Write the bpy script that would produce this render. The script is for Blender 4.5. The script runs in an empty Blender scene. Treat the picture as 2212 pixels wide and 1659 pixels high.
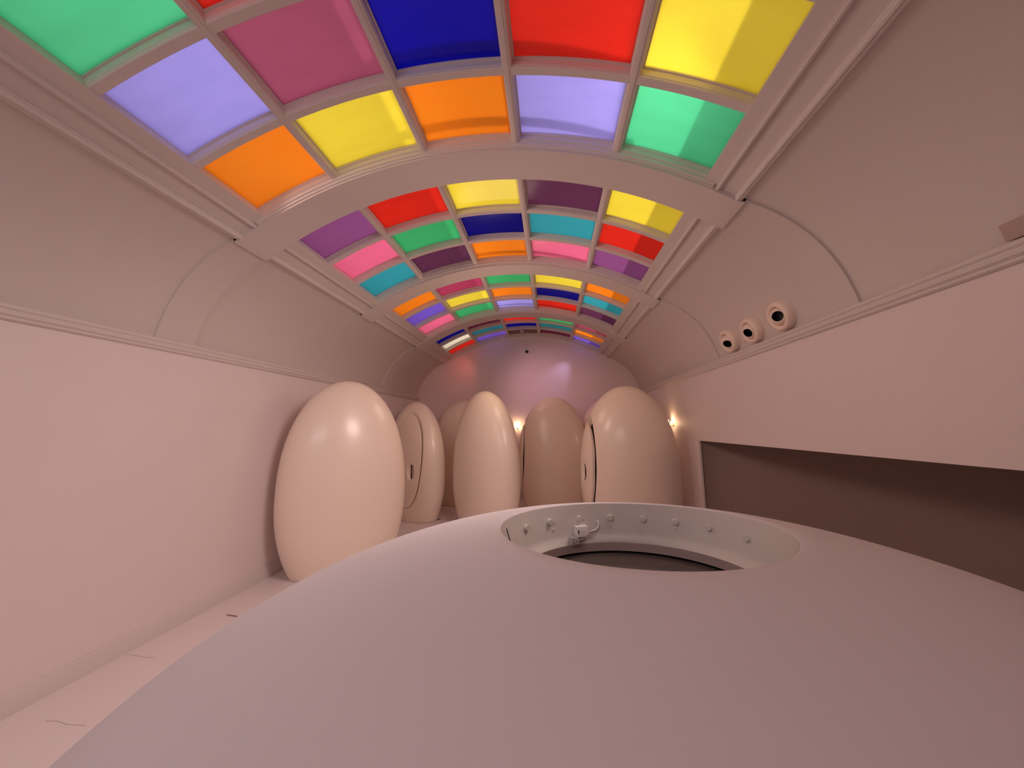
import bpy, bmesh, math, random
import numpy as np
from mathutils import Vector, Matrix

# ------------------------------------------------------------------ camera, world, sun, lamps, exposure
scene = bpy.context.scene
C = scene.collection
scene.view_settings.view_transform = 'Standard'
scene.view_settings.look = 'None'
scene.view_settings.gamma = 1.0
scene.view_settings.use_curve_mapping = False
scene.view_settings.exposure = 0.0
scene.cycles.max_bounces = 12
scene.cycles.diffuse_bounces = 7
scene.cycles.transmission_bounces = 8
scene.cycles.glossy_bounces = 4
scene.cycles.sample_clamp_indirect = 6.0

CX = 0.627                      # the camera stands this far right of the room's centre line
yaw, pitch, roll = -0.105, 0.1228, -0.0156
cy, sy = math.cos(yaw), math.sin(yaw)
cp, sp = math.cos(pitch), math.sin(pitch)
cr, sr = math.cos(roll), math.sin(roll)
fwd = Vector((sy*cp, cy*cp, sp))
rgt = Vector((cy, -sy, 0))
upv = rgt.cross(fwd)
r2 = cr*rgt + sr*upv
u2 = -sr*rgt + cr*upv
camd = bpy.data.cameras.new('camera')
cam = bpy.data.objects.new('camera', camd)
C.objects.link(cam)
camd.sensor_fit = 'HORIZONTAL'
camd.sensor_width = 36.0
camd.lens = 757.9/2212*36.0
camd.clip_start = 0.02
mw = Matrix(((r2.x, u2.x, -fwd.x, CX), (r2.y, u2.y, -fwd.y, 0), (r2.z, u2.z, -fwd.z, 1.8), (0, 0, 0, 1)))
cam.matrix_world = mw
scene.camera = cam

world = bpy.data.worlds.new('sky')
scene.world = world
world.use_nodes = True
bg = world.node_tree.nodes['Background']
bg.inputs['Color'].default_value = (1.0, 0.93, 0.88, 1)
# sky ramp added to light the left panes more, dimmer towards the sun side
wnt = world.node_tree
wtc = wnt.nodes.new('ShaderNodeTexCoord')
wsep = wnt.nodes.new('ShaderNodeSeparateXYZ')
wmr = wnt.nodes.new('ShaderNodeMapRange')
wmr.inputs['From Min'].default_value = -1.0
wmr.inputs['From Max'].default_value = 0.7
wmr.inputs['To Min'].default_value = 1.75
wmr.inputs['To Max'].default_value = 0.16
wnt.links.new(wtc.outputs['Generated'], wsep.inputs['Vector'])
wnt.links.new(wsep.outputs['X'], wmr.inputs['Value'])
wnt.links.new(wmr.outputs['Result'], bg.inputs['Strength'])


def lamp(name, typ, loc, energy, color, target=None, size=0.5, size_y=None, spot=None, blend=0.6):
    d = bpy.data.lights.new(name, typ)
    d.energy = energy
    d.color = color
    if typ == 'AREA':
        d.size = size
        if size_y:
            d.shape = 'RECTANGLE'; d.size_y = size_y
    elif typ in ('POINT', 'SPOT'):
        d.shadow_soft_size = size
    elif typ == 'SUN':
        d.angle = size
    if spot:
        d.spot_size = spot; d.spot_blend = blend
    o = bpy.data.objects.new(name, d)
    C.objects.link(o)
    o.location = loc
    if target is not None:
        o.rotation_euler = (Vector(target)-Vector(loc)).to_track_quat('-Z', 'Y').to_euler()
    return o


lamp('sun', 'SUN', (9, -3, 8), 1.9, (1.0, 0.96, 0.88), target=(0.0, 0.6, 0.6), size=0.02)
# soft unseen fill added behind the photographer, and an unseen warm lamp over the pods
lamp('rear_fill', 'AREA', (-1.3, -1.2, 3.55), 36, (1.0, 0.89, 0.95), target=(-1.2, 2.4, 0.6), size=2.6, size_y=1.0)
lamp('left_wall_fill', 'SPOT', (1.7, 1.9, 3.75), 500, (1.0, 0.80, 0.77), target=(-2.7, 4.2, 0.4), size=0.8, spot=math.radians(105), blend=1.0)  # unseen spot added to brighten the left wall and the biggest pod
lamp('pod_lamp', 'POINT', (-0.2, 5.2, 3.0), 20, (1.0, 0.74, 0.60), size=0.35)
lamp('added_yellow_beam', 'SPOT', (0.75, 5.6, 3.95), 22, (1.0, 0.80, 0.25), target=(-0.52, 6.42, 2.30), size=0.12, spot=0.50, blend=1.0)  # added spot, stands in for sunlight through a yellow pane
lamp('right_wall_fill', 'SPOT', (-1.7, 2.6, 3.70), 150, (1.0, 0.74, 0.64), target=(2.9, 4.4, 2.3), size=0.5, spot=math.radians(110), blend=1.0)  # unseen fill added to warm and lift the right wall
lamp('end_wall_lilac_fill', 'SPOT', (1.40, 8.80, 3.78), 17, (0.62, 0.52, 1.0), target=(0.75, 9.2, 2.95), size=0.06, spot=0.9, blend=1.0)  # this and the next two: unseen spots added to colour the end wall
lamp('end_wall_pink_fill', 'SPOT', (-0.2, 7.2, 3.6), 62, (1.0, 0.48, 0.64), target=(0.6, 9.2, 2.6), size=0.4, spot=1.4, blend=1.0)
lamp('end_wall_red_fill', 'SPOT', (-1.3, 8.5, 3.75), 10, (1.0, 0.16, 0.12), target=(-1.9, 9.2, 3.1), size=0.12, spot=1.5, blend=1.0)

random.seed(4)
PI = math.pi


# ------------------------------------------------------------------ materials
def new_mat(name):
    m = bpy.data.materials.new(name)
    m.use_nodes = True
    nt = m.node_tree
    return m, nt, nt.nodes['Principled BSDF']


def plaster(name, col, rough=0.62, bump=0.03, scale=60, coat=0.0, var=0.03):
    m, nt, b = new_mat(name)
    b.inputs['Roughness'].default_value = rough
    b.inputs['Coat Weight'].default_value = coat
    b.inputs['Coat Roughness'].default_value = 0.18
    tc = nt.nodes.new('ShaderNodeTexCoord')
    n = nt.nodes.new('ShaderNodeTexNoise'); n.inputs['Scale'].default_value = 1.7; n.inputs['Detail'].default_value = 3
    cr_ = nt.nodes.new('ShaderNodeMix'); cr_.data_type = 'RGBA'
    nt.links.new(tc.outputs['Object'], n.inputs['Vector'])
    nt.links.new(n.outputs['Fac'], cr_.inputs['Factor'])
    cr_.inputs['A'].default_value = (*[c*(1-var) for c in col], 1)
    cr_.inputs['B'].default_value = (*[min(1, c*(1+var)) for c in col], 1)
    nt.links.new(cr_.outputs['Result'], b.inputs['Base Color'])
    if bump:
        n2 = nt.nodes.new('ShaderNodeTexNoise'); n2.inputs['Scale'].default_value = scale; n2.inputs['Detail'].default_value = 4
        bp = nt.nodes.new('ShaderNodeBump'); bp.inputs['Strength'].default_value = bump; bp.inputs['Distance'].default_value = 0.01
        nt.links.new(tc.outputs['Object'], n2.inputs['Vector'])
        nt.links.new(n2.outputs['Fac'], bp.inputs['Height'])
        nt.links.new(bp.outputs['Normal'], b.inputs['Normal'])
    return m


def simple(name, col, rough=0.5, metal=0.0, coat=0.0, emit=None, estr=0):
    m, nt, b = new_mat(name)
    b.inputs['Base Color'].default_value = (*col, 1)
    b.inputs['Roughness'].default_value = rough
    b.inputs['Metallic'].default_value = metal
    b.inputs['Coat Weight'].default_value = coat
    if emit:
        b.inputs['Emission Color'].default_value = (*emit, 1)
        b.inputs['Emission Strength'].default_value = estr
    return m


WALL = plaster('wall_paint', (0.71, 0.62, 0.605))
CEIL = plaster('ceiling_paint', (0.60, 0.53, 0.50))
TRIM = plaster('trim_paint', (0.62, 0.55, 0.52), bump=0.06, scale=90)
FLOOR = plaster('floor_paint', (0.74, 0.66, 0.65), rough=0.45)
DOME = plaster('dome_paint', (0.64, 0.60, 0.605), rough=0.7, bump=0.05, scale=40)
WELL = plaster('well_paint', (0.62, 0.585, 0.53), rough=0.8, bump=0.12, scale=30, var=0.06)
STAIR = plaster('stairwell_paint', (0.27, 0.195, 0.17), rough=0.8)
EGG = plaster('pod_gloss', (0.84, 0.705, 0.59), rough=0.38, bump=0.0, coat=0.42, var=0.015)
DARK = simple('dark_gap', (0.012, 0.008, 0.007), 0.9)
BLACK = simple('black_plastic', (0.004, 0.004, 0.004), 0.5)
CREAM = plaster('vent_cream', (0.80, 0.66, 0.56), rough=0.4, bump=0.0)
WHITEP = simple('white_plastic', (0.80, 0.76, 0.72), 0.4)
GREYP = simple('grey_plastic', (0.42, 0.38, 0.37), 0.4)
TAUPE = plaster('sensor_taupe', (0.42, 0.31, 0.27), rough=0.6, bump=0.0)
HATCH = simple('hatch_brown', (0.20, 0.125, 0.10), 0.55)
RINGM = plaster('ring_paint', (0.40, 0.31, 0.29), rough=0.6, bump=0.0)
BRASS = simple('brass', (0.75, 0.52, 0.25), 0.25, 1.0)
CRYSTAL = simple('lit_crystal', (1.0, 0.85, 0.6), 0.1, 0.0, 0.5, (1.0, 0.66, 0.32), 9.0)


def dark_glass():
    m, nt, b = new_mat('dark_glass')
    b.inputs['Base Color'].default_value = (0.10, 0.08, 0.07, 1)
    b.inputs['Roughness'].default_value = 0.12
    b.inputs['Specular IOR Level'].default_value = 0.25
    return m


DGLASS = dark_glass()

PANE_RGB = {
    'orange': (255, 128, 24), 'yellow': (246, 216, 60), 'lilac': (163, 152, 242), 'mint': (80, 205, 146),
    'magenta': (160, 74, 104), 'red': (216, 36, 24), 'blue': (0, 2, 150), 'purple': (138, 72, 128),
    'plum': (92, 44, 74), 'teal': (46, 152, 168), 'pink': (240, 104, 144), 'navy': (6, 6, 110),
    'green': (58, 172, 104), 'cream': (240, 230, 205), 'violet': (116, 84, 205), 'crimson': (176, 58, 92),
    'maroon': (84, 26, 46), 'petrol': (34, 104, 118)}


def lin(c):
    c = c/255
    return c/12.92 if c <= 0.04045 else ((c+0.055)/1.055)**2.4


PANE = {}
for nme, rgb in PANE_RGB.items():
    m = bpy.data.materials.new('pane_'+nme)
    m.use_nodes = True
    nt = m.node_tree
    for n in list(nt.nodes):
        if n.type != 'OUTPUT_MATERIAL':
            nt.nodes.remove(n)
    out = [n for n in nt.nodes if n.type == 'OUTPUT_MATERIAL'][0]
    col = [max(0.0, lin(v)/0.88)**0.5 for v in rgb]
    tr = nt.nodes.new('ShaderNodeBsdfTranslucent')
    df = nt.nodes.new('ShaderNodeBsdfDiffuse')
    gl = nt.nodes.new('ShaderNodeBsdfGlossy')
    gl.inputs['Roughness'].default_value = 0.15
    gl.inputs['Color'].default_value = (1, 1, 1, 1)
    df.inputs['Color'].default_value = (*[c*0.5 for c in col], 1)
    # smears of dirt on the film
    tc = nt.nodes.new('ShaderNodeTexCoord')
    mp = nt.nodes.new('ShaderNodeMapping'); mp.inputs['Scale'].default_value = (1.2, 5.0, 1.0)
    nz = nt.nodes.new('ShaderNodeTexNoise'); nz.inputs['Scale'].default_value = 2.2; nz.inputs['Detail'].default_value = 6
    rp = nt.nodes.new('ShaderNodeValToRGB')
    rp.color_ramp.elements[0].position = 0.25; rp.color_ramp.elements[0].color = (*[c*0.955 for c in col], 1)
    rp.color_ramp.elements[1].position = 0.6; rp.color_ramp.elements[1].color = (*[min(1, c) for c in col], 1)
    nt.links.new(tc.outputs['Object'], mp.inputs['Vector'])
    nt.links.new(mp.outputs['Vector'], nz.inputs['Vector'])
    nt.links.new(nz.outputs['Fac'], rp.inputs['Fac'])
    nt.links.new(rp.outputs['Color'], tr.inputs['Color'])
    m1 = nt.nodes.new('ShaderNodeMixShader'); m1.inputs['Fac'].default_value = 0.06
    m2 = nt.nodes.new('ShaderNodeMixShader'); m2.inputs['Fac'].default_value = 0.025
    nt.links.new(tr.outputs['BSDF'], m1.inputs[1]); nt.links.new(df.outputs['BSDF'], m1.inputs[2])
    nt.links.new(m1.outputs['Shader'], m2.inputs[1]); nt.links.new(gl.outputs['BSDF'], m2.inputs[2])
    nt.links.new(m2.outputs['Shader'], out.inputs['Surface'])
    PANE[nme] = m


# ------------------------------------------------------------------ helpers
class MB:
    """collects geometry for one mesh object"""
    def __init__(self):
        self.v = []; self.f = []

    def add(self, vs, fs):
        o = len(self.v)
        self.v += [tuple(p) for p in vs]
        self.f += [tuple(i+o for i in f) for f in fs]

    def box(self, x0, x1, y0, y1, z0, z1):
        self.add([(x0, y0, z0), (x1, y0, z0), (x1, y1, z0), (x0, y1, z0), (x0, y0, z1), (x1, y0, z1), (x1, y1, z1), (x0, y1, z1)],
                 [(0, 3, 2, 1), (4, 5, 6, 7), (0, 1, 5, 4), (1, 2, 6, 5), (2, 3, 7, 6), (3, 0, 4, 7)])

    def grid(self, P, close_u=False, close_v=False):
        P = np.asarray(P); n, m = P.shape[:2]
        o = len(self.v)
        self.v += [tuple(map(float, p)) for p in P.reshape(-1, 3)]
        for i in range(n if close_u else n-1):
            for j in range(m if close_v else m-1):
                a = o+i*m+j; b = o+((i+1) % n)*m+j; c = o+((i+1) % n)*m+(j+1) % m; d = o+i*m+(j+1) % m
                self.f.append((a, b, c, d))

    def tube(self, pts, r, n=12):
        pts = [Vector(p) for p in pts]
        rings = []
        up = Vector((0.13, 0.2, 1)).normalized()
        for i, p in enumerate(pts):
            t = (pts[min(i+1, len(pts)-1)]-pts[max(i-1, 0)]).normalized()
            a = t.cross(up).normalized(); b = t.cross(a)
            rr = r[i] if isinstance(r, (list, tuple)) else r
            rings.append([p+rr*(math.cos(2*PI*k/n)*a+math.sin(2*PI*k/n)*b) for k in range(n)])
        o = len(self.v)
        self.grid([[tuple(q) for q in R] for R in rings], close_v=True)
        self.f.append(tuple(o+k for k in range(n)))
        self.f.append(tuple(o+(len(pts)-1)*n+k for k in reversed(range(n))))

    def lathe(self, prof, M, n=48):
        """prof: list of (radius, height) about the local Z of matrix M"""
        P = [[tuple(M @ Vector((r*math.cos(2*PI*k/n), r*math.sin(2*PI*k/n), h))) for k in range(n)] for r, h in prof]
        self.grid(P, close_v=True)

    def build(self, name, mat, parent=None, smooth=None, kind=None, label=None, cat=None, group=None, bevel=None):
        me = bpy.data.meshes.new(name)
        me.from_pydata(self.v, [], self.f)
        bm = bmesh.new(); bm.from_mesh(me)
        bmesh.ops.remove_doubles(bm, verts=bm.verts, dist=1e-5)
        if bevel:
            ed = [e for e in bm.edges if len(e.link_faces) == 2 and e.calc_face_angle(0) > 0.6]
            bmesh.ops.bevel(bm, geom=ed, offset=bevel, segments=2, profile=0.6, affect='EDGES')
        bmesh.ops.recalc_face_normals(bm, faces=bm.faces)
        if smooth:
            lim = math.radians(smooth)
            for f in bm.faces:
                f.smooth = True
            for e in bm.edges:
                e.smooth = not (len(e.link_faces) == 2 and e.calc_face_angle(0) > lim)
        bm.to_mesh(me); bm.free()
        me.materials.append(mat)
        o = bpy.data.objects.new(name, me)
        C.objects.link(o)
        if parent:
            o.parent = parent
            root = parent
            while root.parent:
                root = root.parent
            me.transform(Matrix.Translation(-root.location))    # the whole thing shares the origin of its base
        tag(o, label, cat, group, kind)
        return o


def tag(o, label=None, cat=None, group=None, kind=None):
    if label: o['label'] = label
    if cat: o['category'] = cat
    if group: o['group'] = group
    if kind: o['kind'] = kind
    return o


def empty(name, loc, **kw):
    o = bpy.data.objects.new(name, None)
    o.empty_display_size = 0.1
    C.objects.link(o)
    o.location = loc
    tag(o, **kw)
    return o


# ------------------------------------------------------------------ the vault's section (half), z above the floor
WB, ZB, ZT = 2.148, 3.543, 4.193
_s = ZT-ZB
_r = (WB**2+_s*_s)/(2*_s)
_a = np.linspace(0, math.asin(WB/_r), 60)
arc = np.stack([_r*np.sin(_a), ZT-_r+_r*np.cos(_a)], 1)
K = np.array([(2.148, 3.543), (2.26, 3.492), (2.37, 3.430), (2.495, 3.340), (2.62, 3.222), (2.725, 3.085), (2.815, 2.920), (2.875, 2.760), (2.905, 2.640), (2.912, 2.560)])


def catmull(Pt, n=8):
    out_ = []
    Q = np.vstack([2*Pt[0]-Pt[1], Pt, 2*Pt[-1]-Pt[-2]])
    for i in range(1, len(Q)-2):
        p0, p1, p2, p3 = Q[i-1], Q[i], Q[i+1], Q[i+2]
        for t in np.linspace(0, 1, n, endpoint=False):
            out_.append(0.5*((2*p1)+(-p0+p2)*t+(2*p0-5*p1+4*p2-p3)*t*t+(-p0+3*p1-3*p2+p3)*t**3))
    out_.append(Q[-2])
    return np.array(out_)


cove = catmull(K)
M_ = np.vstack([arc[:-1], cove])
S_ = np.concatenate([[0], np.cumsum(np.linalg.norm(np.diff(M_, axis=0), axis=1))])
d_ = np.gradient(M_, S_, axis=0)
for _ in range(6):      # smooth tangents
    d_[1:-1] = (d_[:-2]+2*d_[1:-1]+d_[2:])/4
N_ = np.stack([-d_[:, 1], d_[:, 0]], 1)
N_ /= np.linalg.norm(N_, axis=1)[:, None]
SX = lambda x: float(np.interp(x, M_[:, 0], S_))        # |x| on the section -> arc length
S_END = S_[-1]


def sec(s, o):
    """point (x, z) of the section at signed arc length s, pushed outward by o"""
    a = abs(s)
    x = np.interp(a, S_, M_[:, 0]); z = np.interp(a, S_, M_[:, 1])
    nx = np.interp(a, S_, N_[:, 0]); nz = np.interp(a, S_, N_[:, 1])
    x += o*nx; z += o*nz
    return (math.copysign(1, s)*x if s != 0 else x, z)


def sweep_y(mb, s0, s1, o0, o1, y0, y1, n=None):
    """solid following the section between arc lengths s0..s1, offsets o0 (room side)..o1, from y0 to y1"""
    n = n or max(2, int(abs(s1-s0)/0.05)+1)
    ss = np.linspace(s0, s1, n)
    A = [sec(s, o0) for s in ss]; B = [sec(s, o1) for s in ss]
    loop = A+B[::-1]
    P = [[(x, y, z) for (x, z) in loop] for y in (y0, y1)]
    o = len(mb.v)
    mb.grid(P, close_v=True)
    L = len(loop)
    for base in (o, o+L):
        for i in range(n-1):
            mb.f.append((base+i, base+i+1, base+L-2-i, base+L-1-i))


def profile_y(mb, prof, y0, y1):
    """moulding running along the room: prof is a closed list of (s, o)"""
    loop = [sec(s, o) for s, o in prof]
    o = len(mb.v)
    mb.grid([[(x, y, z) for x, z in loop] for y in (y0, y1)], close_v=True)
    L = len(loop)
    mb.f.append(tuple(o+i for i in range(L))); mb.f.append(tuple(o+L+i for i in reversed(range(L))))


def profile_x(mb, prof, s0, s1, n=60):
    """moulding running across the vault: prof is a closed list of (y, o)"""
    ss = np.linspace(s0, s1, n)
    P = []
    for s in ss:
        P.append([(sec(s, o)[0], y, sec(s, o)[1]) for y, o in prof])
    o = len(mb.v)
    mb.grid(P, close_v=True)
    L = len(prof)
    mb.f.append(tuple(o+i for i in range(L))); mb.f.append(tuple(o+(n-1)*L+i for i in reversed(range(L))))


# ------------------------------------------------------------------ room shell
Y0, Y1 = -2.0, 9.20
HW = 2.908
mb = MB(); mb.box(-3.2, 3.0, Y0-.2, Y1+.2, -0.2, 0.0)
floor = mb.build('floor', FLOOR, kind='structure')
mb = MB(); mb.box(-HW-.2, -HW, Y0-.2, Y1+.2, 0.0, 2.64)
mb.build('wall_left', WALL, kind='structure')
# right wall, cut away over the stair
OY, OZ = 5.77, 1.552
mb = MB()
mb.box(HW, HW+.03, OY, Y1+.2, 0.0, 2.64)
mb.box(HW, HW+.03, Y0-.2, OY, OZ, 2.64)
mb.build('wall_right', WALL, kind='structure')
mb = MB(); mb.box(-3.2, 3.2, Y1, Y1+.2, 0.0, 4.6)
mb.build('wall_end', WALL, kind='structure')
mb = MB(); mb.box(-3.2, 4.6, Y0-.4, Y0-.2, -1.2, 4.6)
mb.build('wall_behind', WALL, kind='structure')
# stairwell beyond the opening
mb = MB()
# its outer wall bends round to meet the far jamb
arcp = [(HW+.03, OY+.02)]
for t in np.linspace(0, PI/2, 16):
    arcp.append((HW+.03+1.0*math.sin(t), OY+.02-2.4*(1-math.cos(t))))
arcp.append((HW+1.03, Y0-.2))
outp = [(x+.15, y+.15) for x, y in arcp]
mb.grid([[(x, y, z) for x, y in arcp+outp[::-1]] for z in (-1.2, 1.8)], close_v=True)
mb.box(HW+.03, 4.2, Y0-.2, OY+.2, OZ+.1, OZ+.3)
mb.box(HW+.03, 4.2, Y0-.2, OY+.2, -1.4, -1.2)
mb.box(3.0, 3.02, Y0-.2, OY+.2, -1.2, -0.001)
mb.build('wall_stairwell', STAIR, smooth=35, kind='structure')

SB = SX(2.148)
bays = [(-1.26, 0.57), (0.92, 2.75), (3.11, 4.925), (5.255, 7.113), (7.455, 9.16)]
ribs = [(-2.0, -1.26), (0.57, 0.92), (2.75, 3.11), (4.925, 5.255), (7.113, 7.455)]
# plain vault: two coves
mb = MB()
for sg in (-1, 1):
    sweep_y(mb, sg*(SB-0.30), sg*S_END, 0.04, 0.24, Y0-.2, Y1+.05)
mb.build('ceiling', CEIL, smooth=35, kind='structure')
# the transverse ribs, each a broad flat band across the crown that runs down both coves
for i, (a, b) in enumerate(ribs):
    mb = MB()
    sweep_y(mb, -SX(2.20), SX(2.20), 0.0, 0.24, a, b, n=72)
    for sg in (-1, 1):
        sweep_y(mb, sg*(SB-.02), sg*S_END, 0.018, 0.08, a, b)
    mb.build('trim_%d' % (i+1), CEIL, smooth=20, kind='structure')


# moulding profiles as closed (across, out) loops; room side is small o
def ridged(c, w, depth, base):
    """stepped and rounded strip centred on c, w wide, standing depth proud of offset base"""
    h = w/2
    return [(c-h, base+.01), (c-h, base-depth*.35), (c-h*.80, base-depth*.45), (c-h*.78, base-depth*.8), (c-h*.45, base-depth), (c-h*.1, base-depth),
            (c+h*.05, base-depth*.8), (c+h*.2, base-depth*.85), (c+h*.55, base-depth*.8), (c+h*.62, base-depth*.5), (c+h*.85, base-depth*.45), (c+h, base-depth*.3), (c+h, base+.01)]


s_in, s_out = SX(1.955), SX(2.012)
n_trim = len(ribs)+1
for i, (a, b) in enumerate(bays):
    mb = MB()
    for sg in (-1, 1):
        pr = ridged(SX(2.150), 0.072, 0.040, 0.042)
        profile_y(mb, [(sg*s, o) for s, o in pr], a, b)
    mb.build('trim_%d' % n_trim, TRIM, smooth=24, kind='structure')
    n_trim += 1

# cornices and skirtings
for sg, nm in ((-1, 'left'), (1, 'right')):
    mb = MB()
    pr = [(0, 2.655), (.034, 2.655), (.040, 2.645), (.040, 2.630), (.030, 2.618), (.030, 2.606), (.036, 2.600), (.036, 2.588), (.022, 2.574), (.022, 2.560), (.010, 2.550), (0, 2.550)]
    P = [[(sg*(HW-d), y, z) for d, z in pr] for y in (Y0, Y1)]
    P[0] = [(x if abs(x) < HW else sg*HW, y, z) for x, y, z in P[0]]
    mb.grid(P, close_v=True)
    mb.box(sg*HW-(0.0 if sg > 0 else .06), sg*HW+(.06 if sg > 0 else 0), Y0, Y1, 2.62, 2.66)
    mb.build('trim_%d' % n_trim, TRIM, smooth=24, kind='structure'); n_trim += 1
mb = MB()
pr = [(0, 0.0), (.018, 0.0), (.018, .130), (.010, .143), (0, .143)]
mb.grid([[(-(HW-d), y, z) for d, z in pr] for y in (Y0, Y1)], close_v=True)
mb.build('baseboard_left', TRIM, smooth=40, kind='structure')
mb = MB()
mb.grid([[(HW-d, y, z) for d, z in pr] for y in (OY+.02, Y1)], close_v=True)
mb.build('baseboard_right', TRIM, smooth=40, kind='structure')

# ------------------------------------------------------------------ skylights
MUL = [SX(0.40), SX(1.22)]
COLS = [(-s_in, -MUL[1]), (-MUL[1], -MUL[0]), (-MUL[0], MUL[0]), (MUL[0], MUL[1]), (MUL[1], s_in)]
PC = {  # rows from the camera side away, five columns left to right
    0: [['yellow', 'pink', 'teal', 'orange', 'lilac'], ['red', 'mint', 'blue', 'yellow', 'pink'], ['teal', 'orange', 'lilac', 'green', 'red']],
    1: [['mint', 'red', 'teal', 'orange', 'pink'], ['lilac', 'magenta', 'blue', 'red', 'yellow'], ['orange', 'yellow', 'orange', 'lilac', 'mint']],
    2: [['purple', 'red', 'yellow', 'plum', 'yellow'], ['pink', 'green', 'navy', 'teal', 'red'], ['teal', 'plum', 'orange', 'pink', 'purple']],
    3: [['orange', 'crimson', 'green', 'yellow', 'orange'], ['violet', 'yellow', 'orange', 'navy', 'teal'], ['pink', 'green', 'lilac', 'red', 'plum']],
    4: [['navy', 'maroon', 'red', 'green', 'crimson'], ['cream', 'petrol', 'navy', 'petrol', 'orange'], ['red', 'violet', None, 'maroon', 'violet']]}
CN = ['leftmost', 'second from left', 'middle', 'second from right', 'rightmost']
BN = ['behind the camera', 'nearest', 'second', 'third', 'farthest']
RN = ['near', 'middle', 'far']
OG, OT = 0.125, 0.007           # glass offset and thickness
for k, (a, b) in enumerate(bays):
    L = b-a
    w = empty('window_%d' % (k+1), (0, (a+b)/2, 4.19), kind='structure')
    w['label'] = '%s skylight of fifteen coloured panes in the white vault' % BN[k]
    cross = [a+L*0.333, a+L*0.655]
    mb = MB()
    for sg in (-1, 1):      # side moulding of the frame
        pr = [(s_out, .055), (s_out, .022), (s_out-.008, .014), (s_out-.020, .010), (s_out-.026, .018), (s_out-.032, .018), (s_out-.036, .040),
              (s_in+.012, .044), (s_in+.010, .072), (s_in+.003, .076), (s_in, .10), (s_in, .15), (s_out+.02, .15)]
        profile_y(mb, [(sg*s, o) for s, o in pr], a, b)
    for y0, dy in ((a, 1), (b, -1)):  # ends of the frame, against the ribs
        pr = [(y0, .016), (y0+dy*.014, .016), (y0+dy*.016, .030), (y0+dy*.030, .034), (y0+dy*.032, .060), (y0+dy*.042, .064), (y0+dy*.044, .100), (y0+dy*.050, .102), (y0+dy*.050, .15), (y0, .15)]
        profile_x(mb, pr, -s_in-.01, s_in+.01)
    for sm in (-MUL[1], -MUL[0], MUL[0], MUL[1]):
        pr = [(sm-.030, .066), (sm-.030, .058), (sm-.024, .052), (sm-.012, .051), (sm-.010, .046), (sm+.010, .046), (sm+.012, .051), (sm+.024, .052), (sm+.030, .058), (sm+.030, .066),
              (sm+.034, .070), (sm+.034, .112), (sm+.044, .114), (sm+.044, .15), (sm-.044, .15), (sm-.044, .114), (sm-.034, .112), (sm-.034, .070)]
        profile_y(mb, pr, a, b)
    for yc in cross:
        pr = [(yc-.030, .066), (yc-.030, .058), (yc-.024, .053), (yc+.024, .053), (yc+.030, .058), (yc+.030, .066), (yc+.034, .070), (yc+.034, .112), (yc+.042, .114), (yc+.042, .15),
              (yc-.042, .15), (yc-.042, .114), (yc-.034, .112), (yc-.034, .070)]
        profile_x(mb, pr, -s_in-.01, s_in+.01)
    mb.build('window_frame', TRIM, parent=w, smooth=22)
    ys = [a]+cross+[b]
    for r in range(3):
        for c in range(5):
            col = PC[k][r][c]
            s0, s1 = COLS[c]
            mb = MB()
            if col is None:
                sweep_y(mb, s0+.01, s1-.01, OG-.025, OG+OT, ys[r]+.01, ys[r+1]-.01)
                mb.build('hatch_panel', HATCH, parent=w, smooth=35, label='brown opaque panel')
                continue
            sweep_y(mb, s0+.015, s1-.015, OG, OG+OT, ys[r]+.015, ys[r+1]-.015)
            mb.build('pane', PANE[col], parent=w, smooth=35, label='%s glass pane, %s row, %s' % (col, RN[r], CN[c]))

# unseen roof pieces, numbered as trim, added to shade the glass: upstands, duct, purlins
mb = MB()
mb.box(2.32, 2.50, Y0, Y1+.3, 3.6, 4.44)
mb.build('trim_%d' % n_trim, CEIL, kind='structure'); n_trim += 1
mb = MB()
mb.box(-2.50, -2.32, Y0, Y1+.3, 3.6, 4.15)
mb.build('trim_%d' % n_trim, CEIL, kind='structure'); n_trim += 1
mb = MB()
mb.box(-.28, 0.33, Y0, Y1+.3, 5.02, 5.20)
for yy in (-.4, 1.70, 2.27, 4.46, 6.64, 8.7):
    mb.box(-.28, 2.4, yy-.028, yy+.028, 4.93, 5.0)
mb.build('trim_%d' % n_trim, CEIL, kind='structure'); n_trim += 1


# ------------------------------------------------------------------ toilet pods
EH, EZM, EB, EPT = 2.477, 0.91, 1.358, 2.30


def egg_q(U, V, Z, a, b, h):
    z = Z
    zm = EZM*h/EH; bb = EB*h/EH
    up = np.clip((z-zm)/(h-zm), 0, 2); dn = np.clip((zm-z)/bb, 0, 2)
    rr = np.sqrt(np.clip(1-up**EPT-dn**2, 1e-9, 1))
    return np.hypot(U/a, V/b)-rr + np.where((z > h), 1, 0)


def egg_surf(D, a, b, h, c):
    """distance along the unit directions D from the centre (0,0,c) to the pod's skin"""
    lo = np.zeros(D.shape[:-1]); hi = np.full(D.shape[:-1], 3.0)
    for _ in range(40):
        t = (lo+hi)/2
        P = D*t[..., None]
        ins = (egg_q(P[..., 0], P[..., 1], P[..., 2]+c, a, b, h) < 0)
        lo = np.where(ins, t, lo); hi = np.where(ins, hi, t)
    return lo


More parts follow.
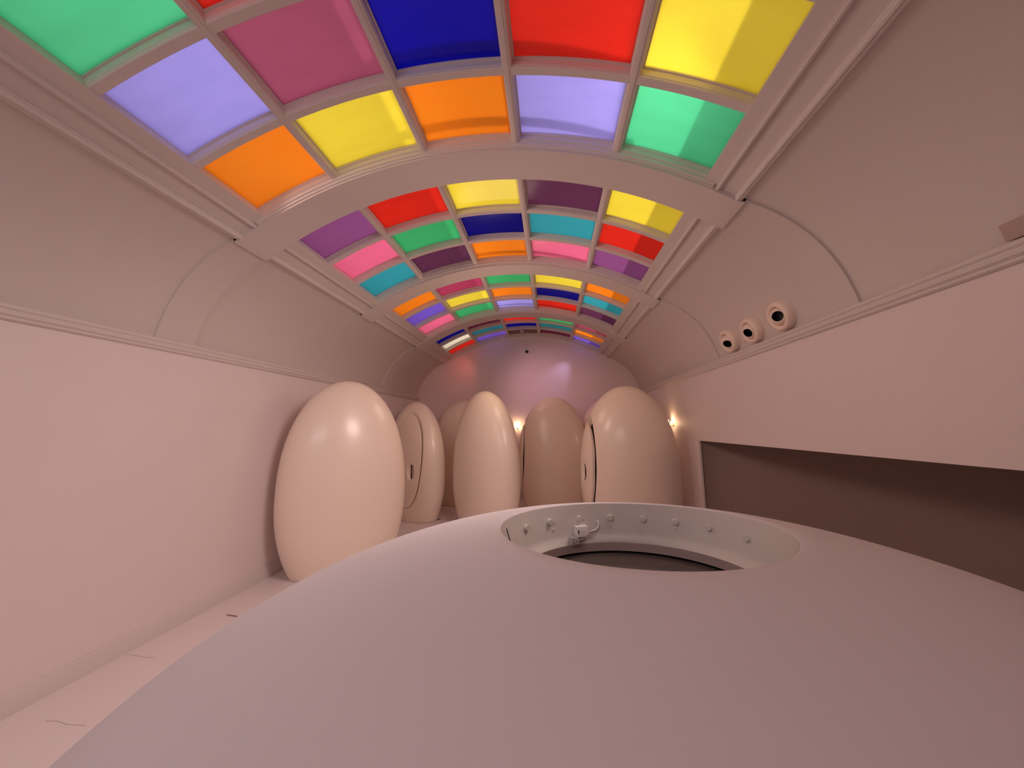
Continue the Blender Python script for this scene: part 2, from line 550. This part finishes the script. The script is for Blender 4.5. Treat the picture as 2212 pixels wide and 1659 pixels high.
def make_pod(x, y, theta, az, ax_, ay_, label, scale=1.0, gap=0.012, handle=None, elev=0.04, swing=0.0):
    """az: where the door looks, in the pod's own frame; ax_, ay_: its half angles seen from the pod's centre"""
    a, b, h = 0.80*scale, 0.42*scale, EH*scale
    c = 1.06*scale
    root = empty('toilet_pod', (x, y, 0), label=label, cat='toilet pod', group='egg shaped toilet pods')
    d0 = np.array([math.cos(az)*math.cos(elev), math.sin(az)*math.cos(elev), math.sin(elev)])
    e1 = np.array([-math.sin(az), math.cos(az), 0.0])
    e2 = np.cross(d0, e1)
    e2 = e2 if e2[2] > 0 else -e2
    NB = 256
    be = np.linspace(0, 2*PI, NB, endpoint=False)
    a0 = 1/np.sqrt((np.cos(be)/ax_)**2+(np.sin(be)/ay_)**2)

    def pts(al, be_, inset=1.0):
        D = (np.cos(al)[..., None]*d0 + np.sin(al)[..., None]*(np.cos(be_)[..., None]*e1+np.sin(be_)[..., None]*e2))
        t = egg_surf(D, a, b, h, c)
        P = D*t[..., None]*inset
        P[..., 2] += c
        # stand on the floor
        zlow = P[..., 2] < 0
        k_ = np.where(zlow, (0-c)/(P[..., 2]-c+1e-12), 1.0)
        P[..., 0] *= k_; P[..., 1] *= k_
        P[..., 2] = np.where(zlow, 0.0, P[..., 2])
        return P

    ct, st = math.cos(theta), math.sin(theta)

    def world_pts(P):
        Q = P.copy()
        Q[..., 0] = ct*P[..., 0]-st*P[..., 1]+x
        Q[..., 1] = st*P[..., 0]+ct*P[..., 1]+y
        return Q
    NR = 110
    ks = np.linspace(0, 1, NR)
    rings = []
    AL = a0[None, :]+(PI-1e-3-a0[None, :])*ks[:, None]
    BE = np.repeat(be[None, :], NR, 0)
    P = pts(AL, BE)
    e_a0 = a0+0.0
    lip1 = pts(e_a0+0.006, be, 0.992)[None]*1.0
    lip0 = pts(e_a0, be, 0.90)[None]
    first = pts(e_a0+0.010, be)[None]
    P = np.concatenate([lip0, pts(e_a0, be, 0.985)[None], first, P[1:]], 0)
    mb = MB(); mb.grid(world_pts(P), close_v=True)
    mb.build('shell', EGG, parent=root, smooth=55)
    # the dark inside seen through the gap
    ND = 90
    g = gap/(0.5*(a+b))*1.3
    ks = np.linspace(0.002, 1, ND)
    ain = a0-g
    AL = ain[None, :]*ks[:, None]; BE = np.repeat(be[None, :], ND, 0)
    P = pts(AL, BE)
    if handle:
        hs, hz, hw, hh, dp = handle
        sc_ = P @ e1
        u = (sc_-hs)/hw; v = (P[..., 2]-hz)/hh
        rr = np.sqrt(u*u+v*v)
        dep = dp*np.clip((1.0-rr)/0.28, 0, 1)*(1-0.35*np.clip((u+1)/2, 0, 1))
        P = P - dep[..., None]*d0
    if swing:
        P = P + swing*d0
    last = P[-1]
    edge = pts(ain, be, 0.985)[None]+(swing*d0 if swing else 0)
    inner = pts(ain, be, 0.93)[None]+(swing*d0 if swing else 0)
    P[-1] = pts(ain-0.008, be)+(swing*d0 if swing else 0)
    P = np.concatenate([P, edge, inner], 0)
    mb = MB(); mb.grid(world_pts(P), close_v=True)
    door = mb.build('pod_door', EGG, parent=root, smooth=55)
    # dark sheet behind the gap, stands in for the shade inside the pod
    AL = np.stack([a0+.10, a0+.03, a0-.08, a0-.20]); BE = np.repeat(be[None, :], 4, 0)
    mb = MB(); mb.grid(world_pts(pts(AL, BE, 0.895)), close_v=True)
    mb.build('gap_shade', DARK, parent=root, smooth=55)
    if handle:
        # slot pull inside the finger pocket
        hs, hz, hw, hh, dp = handle
        zs = np.linspace(hz-hh*.82, hz+hh*.82, 10)
        sl = []
        for z in zs:
            # find the skin at (s=hs, z) along d0's azimuth
            base = e1*hs
            lo, hi = 0.0, 2.0
            dd = np.array([math.cos(az), math.sin(az), 0])
            for _ in range(40):
                t = (lo+hi)/2; q = base+dd*t
                if egg_q(q[0], q[1], z, a, b, h) < 0: lo = t
                else: hi = t
            u = 0.0; v = (z-hz)/hh
            dep = dp*min(1, max(0, (1-abs(v))/0.28))*0.8
            q = base+dd*(lo-dep+.006+swing)
            sl.append((q[0], q[1], z))
        sl = world_pts(np.array(sl))
        mb = MB(); mb.tube([tuple(p) for p in sl], 0.011, 8)
        mb.build('door_pull', DARK, parent=door, smooth=50)
    return root


def W(x): return x+CX


make_pod(W(-2.773), 4.616, 0.747, 0.35, math.radians(30), math.radians(56), 'biggest white egg shaped pod at far left, near the left wall')
make_pod(W(-2.797), 7.155, -0.484, -PI/2+0.24, math.radians(47), math.radians(72), 'white egg pod with a full door outline and pull, behind the biggest egg', scale=0.955, gap=0.012,
         handle=(0.20, 0.97, 0.085, 0.155, 0.055), elev=0.12)
make_pod(W(-1.20), 6.44, 2.459, 0.16, math.radians(28), math.radians(56), 'slim white egg pod in the middle, yellow light on its top')
make_pod(W(0.07), 8.018, 0.08, PI-0.20, math.radians(30), math.radians(56), 'white egg pod with a dark seam down its left edge, right of the slim egg', gap=0.055)
make_pod(W(1.289), 6.162, -0.205, PI+0.10, math.radians(27), math.radians(55), 'big white egg pod with a wide door gap, close to the right wall', gap=0.045,
         handle=(0.10, 1.04, 0.055, 0.155, 0.05), swing=0.0)
make_pod(W(-2.10), 8.56, 0.25, PI/2, math.radians(42), math.radians(62), 'white egg pod mostly hidden behind the slim egg, at the end wall')
make_pod(W(1.42), 8.62, 0.0, PI-0.10, math.radians(28), math.radians(56), 'barely visible white egg pod peeking out left of the big right egg', gap=0.02)

# ------------------------------------------------------------------ white dome in the foreground
DX, DY = W(0.284), 1.302
DA, DB, DC, DZ = 1.955, 1.643, 1.126, 0.362
RX, RY, RZ = 0.473, 0.385, 1.455
dome = empty('glazed_dome', (DX, DY, 0), label='huge smooth white dome filling the foreground, with an oval well in its top', cat='dome')
NB = 192
be = np.linspace(0, 2*PI, NB, endpoint=False)
mb = MB()
rows = []
t0 = math.asin(RX/DA)
for t in np.linspace(0, 1, 64):
    th = t0+(PI/2-t0)*t
    kx, kz = math.sin(th), math.cos(th)
    kb = (RY/(DB*math.sin(t0)))*(1-min(1, t*3))+min(1, t*3)
    rows.append([(DX+DA*kx*math.cos(q), DY+DB*kx*kb*math.sin(q), DZ+DC*kz) for q in be])
rows.append([(DX+DA*math.cos(q), DY+DB*math.sin(q), 0.0) for q in be])
top = [[(DX+(RX-.006)*math.cos(q), DY+(RY-.006)*math.sin(q), RZ-.004) for q in be]]
mb.grid(top+rows, close_v=True)
mb.build('dome_shell', DOME, parent=dome, smooth=60)
WX, WY, WZ = 0.405, 0.362, 1.288
mb = MB()
rows = []
for t in np.linspace(0, 1, 14):
    z = RZ-.004+(WZ-RZ+.004)*t
    fl = max(0, t-.80)/.20
    ax1 = (RX-.006)+(WX+.030-RX)*min(1, t/.9)*.9 - .03*fl**2
    ay1 = (RY-.006)+(WY+.012-RY)*min(1, t/.9)*.9 - .022*fl**2
    if t == 1: ax1, ay1 = WX, WY
    rows.append([(DX+ax1*math.cos(q), DY+ay1*math.sin(q), z) for q in be])
mb.grid(rows, close_v=True)
mb.build('well_wall', WELL, parent=dome, smooth=50, label='rough painted wall of the well')
mb = MB()
mb.grid([[(DX+(WX+o1)*math.cos(q), DY+(WY+o1)*math.sin(q), z) for q in be] for o1, z in ((0, WZ), (.004, WZ-.036), (.03, WZ-.036), (.03, WZ))], close_u=True, close_v=True)
mb.build('ring', RINGM, parent=dome, smooth=40, label='brown metal ring under the well')
mb = MB()
n = 96
mb.grid([[(DX+(WX+.02)*r_*math.cos(q), DY+(WY+.02)*r_*math.sin(q), z) for q in be] for r_, z in ((0.001, WZ-.048), (1, WZ-.048), (1, WZ-.060), (0.001, WZ-.060))], close_v=True)
mb.build('glass_pane', DGLASS, parent=dome, smooth=30, label='dark glass disc')


def well_point(az, dz):
    """point on the well's wall, and its inward normal, at azimuth az and dz below the rim"""
    t = dz/(RZ-WZ)
    ax1 = (RX-.006)+(WX+.030-RX)*t
    ay1 = (RY-.006)+(WY+.012-RY)*t
    p = Vector((DX+ax1*math.cos(az), DY+ay1*math.sin(az), RZ-dz))
    nrm = Vector((-math.cos(az)/ax1, -math.sin(az)/ay1, 0.12)).normalized()
    return p, nrm


def frame_at(p, nrm, roll_=0):
    z = nrm.normalized(); x = Vector((0, 0, 1)).cross(z).normalized(); y = z.cross(x)
    M = Matrix((x, y, z)).transposed().to_4x4(); M.translation = p
    return M


BOLTS = [(150.0, .062), (131.0, .062), (111.5, .064), (93.5, .064), (75.5, .066), (58.5, .066), (41.0, .068), (20.0, .072)]
for az, dz in BOLTS:
    p, nrm = well_point(math.radians(az), dz)
    M = frame_at(p, nrm)
    mb = MB(); mb.lathe([(0.0125, -.004), (0.0130, .007), (0.0115, .011), (0.0005, .0115)], M, 14)
    mb.build('bolt', WELL, parent=dome, smooth=50)
for az, dz in ((129.5, .100), (93.5, .100), (58.5, .096)):
    p, nrm = well_point(math.radians(az), dz)
    M = frame_at(p, nrm)
    mb = MB(); mb.lathe([(0.0065, -.003), (0.0065, .0015), (0.0045, .002), (0.0040, -.001), (0.0003, -.001)], M, 14)
    mb.build('screw_hole', WELL, parent=dome, smooth=50)

q = [well_point(math.radians(a_), dz_)[0] for a_, dz_ in ((172, .030), (171, .07), (169, .11), (167, .145))]
mb = MB(); mb.tube(q, .0022, 6)
mb.build('joint', DARK, parent=dome, smooth=50)

# junction box with its lead, screwed to the wall of the well
p, nrm = well_point(math.radians(112.0), .112)
jb = empty('junction_box', p, label='small white junction box with cable and socket inside the dome well', cat='junction box')
M = frame_at(p, nrm) @ Matrix.Scale(1.35, 4)


def obox(mb, M, x0, x1, y0, y1, z0, z1):
    m2 = MB(); m2.box(x0, x1, y0, y1, z0, z1)
    mb.add([tuple(M @ Vector(v)) for v in m2.v], m2.f)


mb = MB(); obox(mb, M, -.020, .020, -.016, .016, -.006, .026)
mb.build('box_cover', WHITEP, parent=jb, smooth=40, bevel=.002)
for q in ((-.0165, -.0135, -.004, .006), (.0150, .0175, -.0140, -.0110)):
    mb = MB(); obox(mb, M, *q, .0262, .0272)
    mb.build('cable_hole', BLACK, parent=jb)
pts_ = [M @ Vector(v) for v in ((.020, -.006, .010), (.035, -.004, .010), (.052, .000, .012), (.062, .010, .012), (.064, .022, .008), (.060, .028, -.002))]
mb = MB(); mb.tube(pts_, .0032, 8)
mb.build('cable', WHITEP, parent=jb, smooth=60)
pts_ = [M @ Vector(v) for v in ((.016, -.014, .012), (.006, -.022, .018), (-.006, -.024, .020), (-.018, -.024, .020))]
mb = MB(); mb.tube(pts_, .0028, 8)
mb.build('cable', WHITEP, parent=jb, smooth=60)
M3 = M @ Matrix.Translation((-.030, -.024, .018)) @ Matrix.Rotation(math.radians(12), 4, 'Y')
mb = MB(); obox(mb, M3, -.014, .012, -.012, .010, -.010, .012)
sock = mb.build('socket', GREYP, parent=jb, smooth=40, bevel=.002, label='grey three hole socket')
mb = MB()
for u, v in ((-.008, .004), (-.008, -.006), (.002, -.001)):
    obox(mb, M3, u-.0015, u+.0015, v-.001, v+.001, .0122, .0128)
mb.build('socket_hole', BLACK, parent=sock)

# ------------------------------------------------------------------ eyeball air nozzles on the right cove
def cove_frame(y, z, o=0.04):
    # solve arc length for height z on the cove surface
    best = min(np.linspace(SB, S_END, 600), key=lambda s: abs(sec(s, o)[1]-z))
    x_, z_ = sec(best, o)
    nx = np.interp(best, S_, N_[:, 0]); nz = np.interp(best, S_, N_[:, 1])
    p = Vector((x_, y, z_)); nrm = Vector((-nx, 0, -nz)).normalized()
    return p, nrm


for (y, z, aim, lab) in ((3.52, 2.835, Vector((-3.2, -2.2, -1.0)), 'round cream eyeball air nozzle, nearest of the three over the right cornice'),
                         (4.015, 2.830, Vector((-1.0, -.35, -.65)), 'round cream eyeball air nozzle, middle of the three over the right cornice'),
                         (4.50, 2.830, Vector((-1.0, -.7, -1.05)), 'round cream eyeball air nozzle, farthest of the three over the right cornice')):
    p, nrm = cove_frame(y, z)
    root = empty('air_nozzle', p, label=lab, cat='air nozzle', group='eyeball air nozzles')
    M = frame_at(p, nrm)
    R0, R1 = 0.148, 0.092
    prof = [(R0*.99, -.02), (R0, .015), (R0*.985, .045), (R0*.94, .068), (R0*.84, .082), (R0*.74, .082), (R0*.66, .072), (R1, .055), (R1*.985, .0), (R1*.98, -.02)]
    mb = MB(); mb.lathe(prof, M, 56)
    mb.build('bezel', CREAM, parent=root, smooth=70)
    # the ball, turned towards its aim
    ctr = p+nrm*0.030
    az_ = aim.normalized()
    Mb = frame_at(ctr, az_)
    rb = 0.090
    hr = 0.053
    prof = []
    a_h = math.asin(hr/rb)
    for t in np.linspace(PI*.75, a_h, 22):
        prof.append((rb*math.sin(t), rb*math.cos(t)))
    prof += [(hr*.93, rb*math.cos(a_h)-.002)]
    mb = MB(); mb.lathe(prof, Mb, 48)
    ball = mb.build('ball', CREAM, parent=root, smooth=70)
    mb = MB(); mb.lathe([(hr*.99, rb*math.cos(a_h)+.001), (hr*1.06, rb*math.cos(a_h)+.0015), (hr*1.06, rb*math.cos(a_h)-.006), (hr*.97, rb*math.cos(a_h)-.006)], Mb, 40)
    mb.build('nozzle_rim', WHITEP, parent=ball, smooth=50)
    mb = MB(); mb.lathe([(hr*.965, rb*math.cos(a_h)-.002), (hr*.9, .0), (.0005, .0)], Mb, 40)
    mb.build('nozzle_bore', BLACK, parent=ball, smooth=50, label='black open bore')

# motion sensor box beside the cornice
p, nrm = cove_frame(1.82, 2.722)
sb = empty('sensor_box', p, label='small taupe sensor box on the right cove, at the picture edge', cat='sensor')
M = frame_at(p, nrm)
mb = MB(); obox(mb, M, -.050, .050, -.045, .045, -.02, .070)
mb.build('housing', TAUPE, parent=sb, smooth=40, bevel=.006)
mb = MB()
for k in range(4):
    obox(mb, M, -.0515, -.0490, -.030+.016*k, -.022+.016*k, .020, .055)
mb.build('vent_slot', BLACK, parent=sb)

# ------------------------------------------------------------------ end wall: black ball camera on its wire, dome detector on the hatch
ex, ez = W(-.556), 3.797
wc = empty('ball_camera', (ex, Y1, ez), label='tiny black ball camera in a pale ring, high on the end wall', cat='camera')
M = frame_at(Vector((ex, Y1, ez)), Vector((0, -1, 0)))
mb = MB(); mb.lathe([(.055, -.005), (.055, .012), (.046, .020), (.040, .012), (.040, -.002)], M, 32)
mb.build('mounting_ring', WHITEP, parent=wc, smooth=50)
mb = MB(); mb.lathe([(.038*math.sin(t), .012+.038*math.cos(t)) for t in np.linspace(PI*.6, .01, 12)], M, 28)
mb.build('lens_ball', BLACK, parent=wc, smooth=60)
mb = MB(); mb.tube([(ex, Y1-.004, ez+.05), (ex+.004, Y1-.004, ez+.15), (ex, Y1-.004, ez+.28)], .003, 6)
mb.build('wire', TRIM, parent=wc, smooth=60)

hx = W(-.659)
sh = SX(abs(hx)) if hx > 0 else -SX(abs(hx))
px, pz = sec(sh, OG-.026)
hd = empty('ceiling_detector', (px, 8.88, pz), label='small lilac dome detector under the brown skylight panel', cat='detector')
M = frame_at(Vector((px, 8.88, pz)), Vector((0.0001, -.05, -1)))
mb = MB(); mb.lathe([(.052, -.004), (.052, .020), (.044, .026), (.001, .026)], M, 32)
mb.build('detector_base', WHITEP, parent=hd, smooth=45)
LILACP = simple('detector_lilac', (.42, .36, .62), .3)
mb = MB(); mb.lathe([(.042*math.sin(t), .024+.040*math.cos(t)) for t in np.linspace(PI/2, .01, 10)], M, 28)
mb.build('detector_dome', LILACP, parent=hd, smooth=60)


# ------------------------------------------------------------------ crystal wall lights
def sconce(p, nrm, label):
    root = empty('wall_light', p, label=label, cat='wall light', group='crystal wall lights')
    M = frame_at(p, nrm)
    mb = MB(); mb.lathe([(.035, -.002), (.035, .008), (.020, .018), (.010, .020), (.001, .021)], M, 24)
    mb.build('back_plate', BRASS, parent=root, smooth=50)
    mb = MB(); mb.tube([M @ Vector(v) for v in ((0, 0, .015), (0, -.03, .05), (0, -.02, .085), (0, .02, .09))], .006, 8)
    mb.build('arm', BRASS, parent=root, smooth=60)
    rnd = random.Random(7)
    for k in range(9):      # pointed crystal leaves round the bulb
        t = k*2*PI/9
        bs = Vector((.018*math.cos(t), .015, .09+.018*math.sin(t)))
        ln = .07+.04*rnd.random()
        tip = bs+Vector((math.cos(t)*.045, ln, math.sin(t)*.045)) if k % 3 else bs+Vector((math.cos(t)*.05, -ln*.6, math.sin(t)*.03))
        mid = (bs+tip)/2+Vector((math.cos(t)*.012, 0, math.sin(t)*.012))
        mb = MB(); mb.tube([M @ bs, M @ mid, M @ tip], [.004, .011, .001], 6)
        mb.build('crystal_leaf', CRYSTAL, parent=root)
    q = M @ Vector((0, .03, .10))
    lamp('wall_light_bulb', 'POINT', q, 4.0, (1.0, 0.62, 0.36), size=.02)


sconce(Vector((W(-.84), Y1, 1.78)), Vector((0, -1, 0)), 'glittering crystal wall light on the end wall, between two eggs')
sconce(Vector((HW, 6.83, 1.80)), Vector((-1, 0, 0)), 'glittering golden crystal wall light on the right wall, beside the big right egg')

# ------------------------------------------------------------------ small marks on the floor
mb = MB(); mb.box(W(-2.325), W(-2.222), 7.05, 7.09, 0.0, 0.004)
t = mb.build('floor_socket', BLACK, label='tiny black slot in the floor in front of the second egg', cat='floor socket')
mb = MB(); mb.tube([(W(-3.228), 3.397, .004), (W(-3.17), 3.386, .006), (W(-3.102), 3.381, .004)], .0035, 6)
mb.build('twig', simple('twig', (.14, .07, .06), .8), smooth=60, label='thin dark twig lying on the floor by the dome, left side', cat='twig')
CRK = simple('crack', (.36, .25, .24), .9)
for pts_ in (((-3.51, 2.768), (-3.42, 2.765), (-3.33, 2.752), (-3.218, 2.751)), ((-3.227, 2.133), (-3.15, 2.14), (-3.05, 2.122), (-2.925, 2.127))):
    mb = MB(); mb.tube([(W(a), b, .0) for a, b in pts_], .0016, 4)
    mb.build('crack', CRK, parent=floor)
